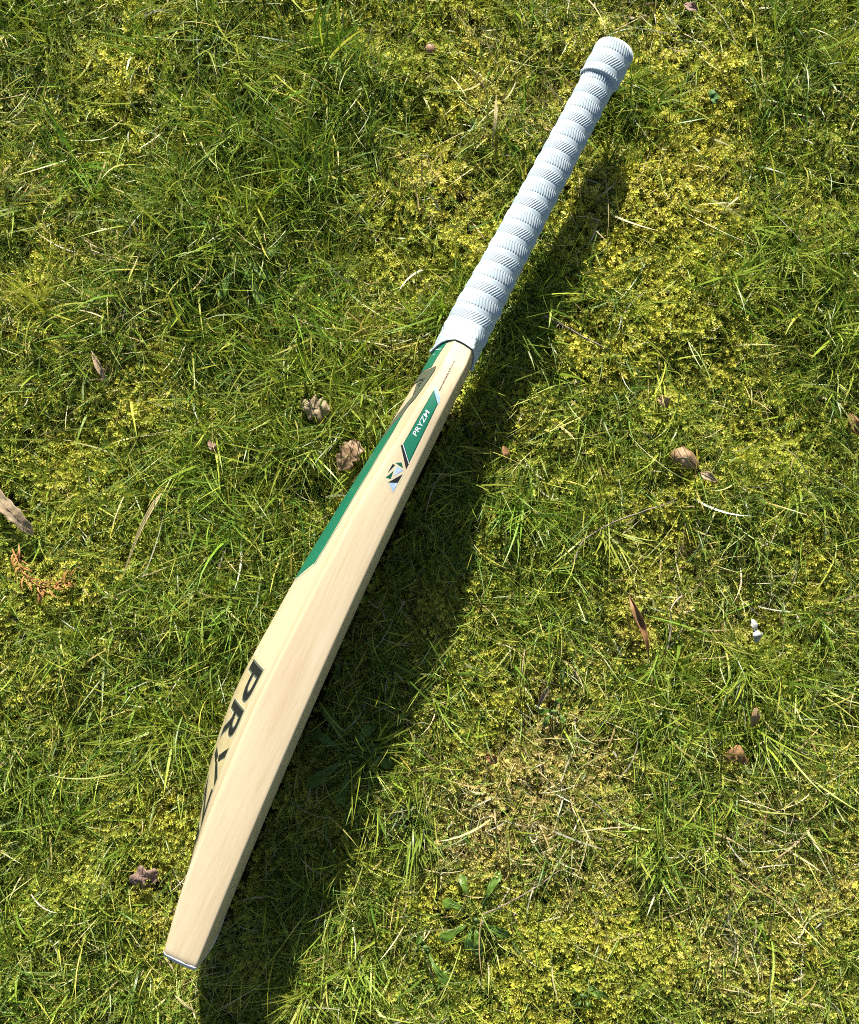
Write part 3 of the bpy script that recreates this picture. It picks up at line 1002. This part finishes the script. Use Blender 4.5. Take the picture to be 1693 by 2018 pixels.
def sheet_mesh(name, P, width, cup=0.0, roll=None, lobes=None, crumple=0.0, seed=0, nu=8, shift=0.0):
    """a leaf blade along path P: width(f) in metres, cup lifts the edges, roll turns it about the midrib"""
    r = np.random.default_rng(seed); n = len(P); T, S, U = frame(P)
    f = np.linspace(0, 1, n); w = np.array([width(x) for x in f]) * .5
    us = np.linspace(-1, 1, nu + 1)
    V = np.zeros((n, nu + 1, 3))
    for j, u in enumerate(us):
        lob = 1.0
        if lobes: lob = 1 + (lobes[0] * np.sin(2 * math.pi * lobes[1] * f + lobes[2] + (0.5 if u < 0 else 0))) * abs(u) ** 1.5
        rr = (roll(f) if roll else np.zeros(n)) + shift
        a = np.abs(u) * w * lob
        ang = np.sign(u) * rr if False else rr
        side = S * np.cos(ang)[:, None] + U * np.sin(ang)[:, None]
        upv = U * np.cos(ang)[:, None] - S * np.sin(ang)[:, None]
        V[:, j] = P + side * (np.sign(u) * a)[:, None] + upv * (cup * u * u * w)[:, None]
    if crumple:
        k = N1(V[..., 0] * 1 + seed, V[..., 1], .006) + .6 * N2(V[..., 0], V[..., 1] + seed, .0025) - .8
        V[..., 2] += crumple * k
    m = nu + 1
    ii, jj = np.meshgrid(np.arange(n - 1), np.arange(nu), indexing='ij')
    a = (ii * m + jj).ravel()
    F = np.stack([a, a + 1, a + m + 1, a + m], -1)
    return V.reshape(-1, 3), F


def tube_mesh(P, rad, sides=7):
    n = len(P); T, S, U = frame(P); f = np.linspace(0, 1, n)
    r = np.array([rad(x) for x in f]); ph = np.linspace(0, 2 * math.pi, sides, endpoint=False)
    V = P[:, None, :] + (S[:, None, :] * np.cos(ph)[None, :, None] + U[:, None, :] * np.sin(ph)[None, :, None]) * r[:, None, None]
    ii, jj = np.meshgrid(np.arange(n - 1), np.arange(sides), indexing='ij'); j2 = (jj + 1) % sides
    F = np.stack([ii * sides + jj, ii * sides + j2, (ii + 1) * sides + j2, (ii + 1) * sides + jj], -1).reshape(-1, 4)
    return V.reshape(-1, 3), F


def root(name, px, py, label, cat, group=None):
    o = bpy.data.objects.new(name, None); o.empty_display_size = .01
    p = at(px, py); o.location = (p.x, p.y, float(ground_h(p.x, p.y))); COL.objects.link(o)
    return tag(o, label, cat, group)


def add(part, parent, VF, mat, thick=0.0):
    V, F = VF
    V = V - np.array(parent.location)
    o = link(part, mesh_np(part, V, F), mat, parent)
    if thick:
        md = o.modifiers.new('thickness', 'SOLIDIFY'); md.thickness = thick; md.offset = 0
    return o


ov = lambda W, tip=.12: (lambda f: W * max(.03, math.sin(math.pi * min(1, max(0, f * (1 - tip) + tip * .5))) ** .75))
lance = lambda W: (lambda f: W * max(.04, (min(1, f / .3) ** .8) * (1 - max(0, (f - .3) / .7) ** 1.6)))
PXM = 1 / 2120.0                                         # metres per photo pixel at lawn level


def dead_leaf(name, label, pts, wpx, mat, cup=.3, lobes=None, crumple=.003, seed=1, roll=None, stalk=None, width=None, n=22, shift=0.0, cat='leaf'):
    o = root(name, pts[len(pts) // 2][0], pts[len(pts) // 2][1], label, cat)
    P = px_path(pts, n)
    add('leaf_blade', o, sheet_mesh(name, P, width or ov(wpx * PXM), cup, roll, lobes, crumple, seed, 10, shift), mat, .00035)
    T, S, U = frame(P)
    q = P + U * .0004
    if crumple: q = q + np.array([0, 0, 1.0]) * (crumple * (N1(P[:, 0] + seed, P[:, 1], .006) + .6 * N2(P[:, 0], P[:, 1] + seed, .0025) - .8))[:, None]
    add('midrib', o, tube_mesh(q, lambda f: .0005 * (1 - .7 * f), 6), mat)
    if stalk:
        add('stalk', o, tube_mesh(px_path(stalk, 8), lambda f: .0006, 6), mat)
    return o


dead_leaf('oak_leaf', 'lobed brown oak leaf lying beside the green band of the bat', [(668, 926, .012), (682, 904, .017), (695, 884, .019), (703, 866, .017)], 52, M_TAN, .10, None, .0022, 4, stalk=[(668, 926, .012), (663, 936, .009)], n=60, shift=-.12,
          width=lambda f: 52 * PXM * float(np.interp(f, [0, .10, .16, .30, .36, .52, .58, .76, .82, .92, 1.0], [.10, .42, .62, .80, .52, 1.0, .62, .92, .50, .40, .03])))
dead_leaf('dead_leaf', 'crumpled buff leaf in long grass above the oak leaf', [(592, 796, .012), (612, 802, .020), (635, 806, .019), (655, 810, .012)], 44, M_BUFF, -.25, (.22, 3, 1.0), .0055, 9, n=40)
dead_leaf('dead_leaf', 'long tan leaf cut by the left edge of the picture', [(-40, 930, .014), (0, 985, .018), (32, 1018, .018), (66, 1054, .010)], 34, M_BUFF, .12, (.08, 5, 0), .002, 12, width=lambda f: 30 * PXM * float(np.interp(f, [0, .2, .6, .9, 1], [.3, .9, 1, .7, .15])), n=30)
dead_leaf('dead_leaf', 'rounded pinkish brown leaf humped on moss right of the bat', [(1322, 912, .008), (1338, 902, .022), (1358, 904, .022), (1378, 922, .008)], 42, M_TAN, -.7, (.10, 2.5, .5), .0028, 15, n=30)
dead_leaf('dead_leaf', 'pale leaf scrap just below the humped brown leaf', [(1380, 932, .013), (1398, 940, .016), (1415, 950, .012)], 17, M_BUFF, .4, None, .002, 16, width=lance(17 * PXM))
dead_leaf('dead_leaf', 'narrow folded leaf, brown above and buff below, right of the shadow', [(1240, 1173, .014), (1252, 1198, .022), (1265, 1232, .018), (1273, 1265, .018), (1279, 1300, .009)], 16, M_RUST, .9, None, .001, 18, width=lance(16 * PXM), n=30, roll=lambda f: .9 - 1.5 * f)
dead_leaf('dead_leaf', 'small folded orange brown leaf near the right edge low down', [(1432, 1500, .012), (1446, 1488, .020), (1458, 1490, .018), (1472, 1506, .010)], 30, M_RUST, -.35, (.25, 2, 1), .004, 20, n=22)
dead_leaf('dead_leaf', 'small tan leaf standing on end above the folded orange leaf', [(1490, 1395, .020), (1488, 1412, .018), (1482, 1432, .008)], 17, M_TAN, .4, None, .002, 22)
dead_leaf('dead_leaf', 'torn purplish brown leaf left of the bat near its toe', [(258, 1738, .010), (275, 1728, .018), (293, 1728, .018), (308, 1738, .010)], 32, M_PURPLE, -.2, (.3, 3, .3), .005, 24, n=28)
dead_leaf('dead_leaf', 'thin brown leaf at the right edge halfway up the picture', [(1676, 815, .014), (1683, 835, .018), (1692, 855, .010)], 18, M_RUST, .6, None, .003, 26)
dead_leaf('dead_leaf', 'narrow dry leaf standing in grass below the middle', [(1082, 1352, .022), (1072, 1370, .018), (1058, 1398, .010)], 11, M_BUFF, .8, None, .001, 28, width=lance(11 * PXM))
dead_leaf('dead_leaf', 'tiny reddish leaf on the dry mossy patch below the shadow', [(958, 1490, .012), (968, 1494, .016), (978, 1503, .010)], 16, M_RUST, .5, (.2, 2, 0), .003, 30, n=14)
dead_leaf('dead_leaf', 'tiny brown leaf at the top edge of the picture', [(1350, 8, .012), (1362, 14, .017), (1376, 20, .010)], 16, M_PURPLE, .5, None, .003, 32, n=14)
dead_leaf('dead_leaf', 'tiny pale brown leaf in grass well above the humped leaf', [(1298, 785, .012), (1308, 790, .018), (1316, 802, .010)], 17, M_TAN, .6, (.2, 2, 0), .003, 34, n=14)
dead_leaf('dead_leaf', 'tiny dark red leaf among grass left of the buff leaf', [(412, 868, .010), (420, 880, .016), (430, 890, .010)], 15, M_PURPLE, .5, None, .004, 36, n=14)
dead_leaf('dead_leaf', 'small reddish leaf in the shadow edge right of the bat', [(992, 880, .011), (998, 895, .016), (1000, 912, .010)], 13, M_RUST, .5, None, .003, 38, n=14)
dead_leaf('straw_blade', 'broad pale straw blade lying at upper left', [(180, 692, .016), (194, 722, .018), (204, 742, .016), (212, 762, .011)], 13, M_BUFF, .5, None, .0, 40, width=lance(13 * PXM), cat='straw')
dead_leaf('straw_blade', 'long pale stalk slanting down at left of the picture', [(322, 968, .014), (300, 1000, .020), (270, 1060, .018), (232, 1166, .011)], 9, M_STEM, .5, None, .0, 41, width=lance(9 * PXM), n=30, cat='straw')
dead_leaf('straw_blade', 'thin pale stalk upright in the moss left of the handle', [(978, 188, .020), (976, 240, .024), (968, 300, .012)], 7, M_STEM, .3, None, .0, 42, width=lance(7 * PXM), n=24, cat='straw')
dead_leaf('straw_blade', 'short pale stalk just below the toe of the bat', [(345, 1962, .014), (368, 1982, .018), (396, 2003, .011)], 6, M_STEM, .3, None, .0, 43, width=lance(6 * PXM), cat='straw')

# white petal in two lobes
o = root('petal', 1490, 1245, 'crumpled white petal on the moss near the right edge', 'petal')
add('lobe', o, sheet_mesh('p', px_path([(1482, 1220, .014), (1487, 1232, .019), (1490, 1244, .016)], 14), ov(12 * PXM), .2, None, (.2, 2.5, .2), .003, 50), M_PETAL, .0003)
add('lobe', o, sheet_mesh('p', px_path([(1488, 1242, .016), (1494, 1252, .021), (1490, 1266, .012)], 14), ov(18 * PXM), .1, None, (.2, 2.2, 1.2), .003, 51), M_PETAL, .0003)

# half buried nut
o = root('nut', 848, 103, 'small round brown nut half sunk in the grass at the top', 'nut')
c = at(848, 103, .004); a, b = np.meshgrid(np.linspace(.02, math.pi - .02, 14), np.linspace(0, 2 * math.pi, 20, endpoint=False), indexing='ij')
rr = .0048 * (1 + .03 * np.cos(6 * b))
V = np.stack([c.x + rr * np.sin(a) * np.cos(b), c.y + rr * 1.15 * np.cos(a), c.z + .006 + rr * np.sin(a) * np.sin(b)], -1).reshape(-1, 3)
ii, jj = np.meshgrid(np.arange(13), np.arange(20), indexing='ij'); j2 = (jj + 1) % 20
add('shell', o, (V, np.stack([ii * 20 + jj, ii * 20 + j2, (ii + 1) * 20 + j2, (ii + 1) * 20 + jj], -1).reshape(-1, 4)), M_NUT)
c2 = px_path([(840, 96, .012), (836, 92, .013)], 5)
add('stalk', o, tube_mesh(c2, lambda f: .0009, 6), M_NUT)


def twig(label, pts, rpx, sides=()):
    o = root('twig', pts[len(pts) // 2][0], pts[len(pts) // 2][1], label, 'twig')
    P = px_path(pts, 40)
    r = np.random.default_rng(int(pts[0][0])); P[:, :2] += np.cumsum(r.normal(0, .00012, (40, 2)), 0)
    add('stem', o, tube_mesh(P, lambda f: rpx * PXM * (1 - .45 * f) * (1 + .18 * math.sin(f * 31)), 7), M_TWIG)
    for q in sides:
        add('side_shoot', o, tube_mesh(px_path(q, 8), lambda f: rpx * PXM * .55 * (1 - .5 * f), 6), M_TWIG)
    return o


twig('straight grey brown twig crossing the edge of the handle shadow', [(1072, 622, .020), (1110, 640, .022), (1150, 664, .021), (1192, 685, .018)], 2.3, [[(1102, 637, .022), (1096, 646, .026)], [(1158, 668, .021), (1164, 655, .026)]])
twig('thin curved dark twig in the grass right of the bat', [(1130, 1112, .016), (1150, 1068, .018), (1200, 1035, .020), (1262, 1010, .020), (1328, 988, .017)], 1.9, [[(1200, 1035, .020), (1215, 1022, .025)], [(1318, 992, .018), (1336, 982, .022)]])
twig('thin twig at the bottom beside the green weed', [(955, 1800, .016), (1000, 1780, .019), (1050, 1755, .020), (1105, 1716, .016)], 1.7, [[(1082, 1733, .018), (1092, 1722, .023)]])

# orange dead conifer frond
o = root('conifer_frond', 85, 1150, 'dead orange conifer sprig curled on the moss at the left', 'sprig')
mainp = [(24, 1082, .016), (38, 1112, .018), (52, 1138, .018), (85, 1157, .018), (118, 1152, .018), (148, 1140, .014)]
P = px_path(mainp, 40)
add('stem', o, tube_mesh(P, lambda f: .0009 * (1 - .4 * f), 6), M_FROND)
fr = np.random.default_rng(77); T, S, U = frame(P)
for k in range(30):
    i = int(2 + k * 1.2) % 39; sd = 1 if k % 2 else -1
    p0 = P[i]; d = T[i] * fr.uniform(.2, .9) + S[i] * sd * fr.uniform(.5, 1.0) + np.array([0, 0, fr.uniform(-.1, .5)])
    d /= np.linalg.norm(d); Ln = fr.uniform(.006, .013)
    q = spline([p0, p0 + d * Ln * .55 + np.array([0, 0, .001]), p0 + (d + T[i] * .3) * Ln], 8)
    add('needle', o, sheet_mesh('n', q, lance(fr.uniform(.0012, .0024)), .6, None, None, 0, k, 4), M_FROND, .0003)
for q in ([(83, 1157, .017), (76, 1180, .016), (71, 1200, .012)], [(88, 1157, .017), (83, 1175, .018), (78, 1192, .014)], [(36, 1108, .018), (38, 1088, .022), (37, 1070, .018)]):
    add('side_shoot', o, sheet_mesh('n', px_path(q, 10), lance(.0028), .5, None, None, 0, 3, 4), M_FROND, .0003)


def rosette(label, cx, cy, leaves, wmax, seed, cat='weed', name='dandelion'):
    o = root(name, cx, cy, label, cat)
    r = np.random.default_rng(seed)
    for k, (ex, ey) in enumerate(leaves):
        mx, my = cx + (ex - cx) * .55 + r.normal(0, 4), cy + (ey - cy) * .55 + r.normal(0, 4)
        P = px_path([(cx + (ex - cx) * .08, cy + (ey - cy) * .08, .003), (mx, my, .011 + r.uniform(-.003, .004)), (ex, ey, .007 + r.uniform(-.003, .004))], 26)
        w = wmax * r.uniform(.8, 1.15) * PXM
        wf = lambda f, w=w: w * max(.16, min(1, .16 + .95 * f ** 1.6)) * (1 if f < .82 else max(.1, math.cos((f - .82) / .18 * 1.45)))
        lf = add('leaf', o, sheet_mesh('l', P, wf, r.uniform(.1, .4), None, (.10, 3.5, r.uniform(0, 6)), .0025, seed + k, 8), M_WEED, .0003)
        vein = add('vein', o, tube_mesh(P + np.array([0, 0, .0003]), lambda f: .0006 * (1 - .75 * f), 5), M_WEED2)
        vein.parent = lf
    add('crown', o, tube_mesh(px_path([(cx - 6, cy, .006), (cx, cy, .013), (cx + 5, cy + 2, .008)], 7), lambda f: .0016, 6), M_WEED2)
    return o


rosette('flat leafy green weed rosette near the bottom of the lawn', 938, 1812, [(908, 1722), (986, 1716), (872, 1778), (866, 1852), (1004, 1846), (944, 1884), (926, 1876)], 24, 5)
rosette('leafy weed rosette lying mostly inside the blade shadow', 692, 1488, [(612, 1438), (606, 1548), (668, 1585), (738, 1424), (774, 1508), (640, 1392), (752, 1476)], 27, 15)
rosette('dark leafy weed rosette in the thick grass at upper left', 470, 500, [(392, 560), (404, 470), (536, 548), (452, 404), (520, 600), (556, 492), (432, 590)], 26, 25)
rosette('single pair of green weed leaves left of the flat rosette', 838, 1866, [(884, 1938), (822, 1846)], 25, 35)
rosette('small green weed with short leaves on the dry patch', 1092, 1402, [(1072, 1432), (1062, 1404), (1108, 1378), (1112, 1424)], 14, 45)
rosette('low green weed in the grass at top left', 408, 92, [(372, 70), (440, 66), (384, 132), (432, 128), (458, 96)], 20, 55)
rosette('small fresh weed at the bottom right of the rosette', 1150, 1962, [(1128, 1948), (1172, 1944), (1166, 1984), (1132, 1982), (1188, 1966)], 13, 65)

# clover
o = root('clover', 1404, 192, 'single clover with three round leaflets at upper right', 'clover')
add('stem', o, tube_mesh(px_path([(1406, 215, .002), (1405, 205, .010), (1404, 193, .017)], 9), lambda f: .0006, 6), M_CLOVER)
for (ex, ey) in ((1403, 177), (1413, 201), (1416, 187)):
    P = px_path([(1404, 193, .017), ((1404 + ex) / 2, (193 + ey) / 2, .0195), (ex, ey, .018)], 12)
    add('leaflet', o, sheet_mesh('c', P, lambda f: 13.5 * PXM * max(.15, math.sin(math.pi * (.08 + .80 * f)) ** .8), .25, None, None, .0008, 7), M_CLOVER, .0003)
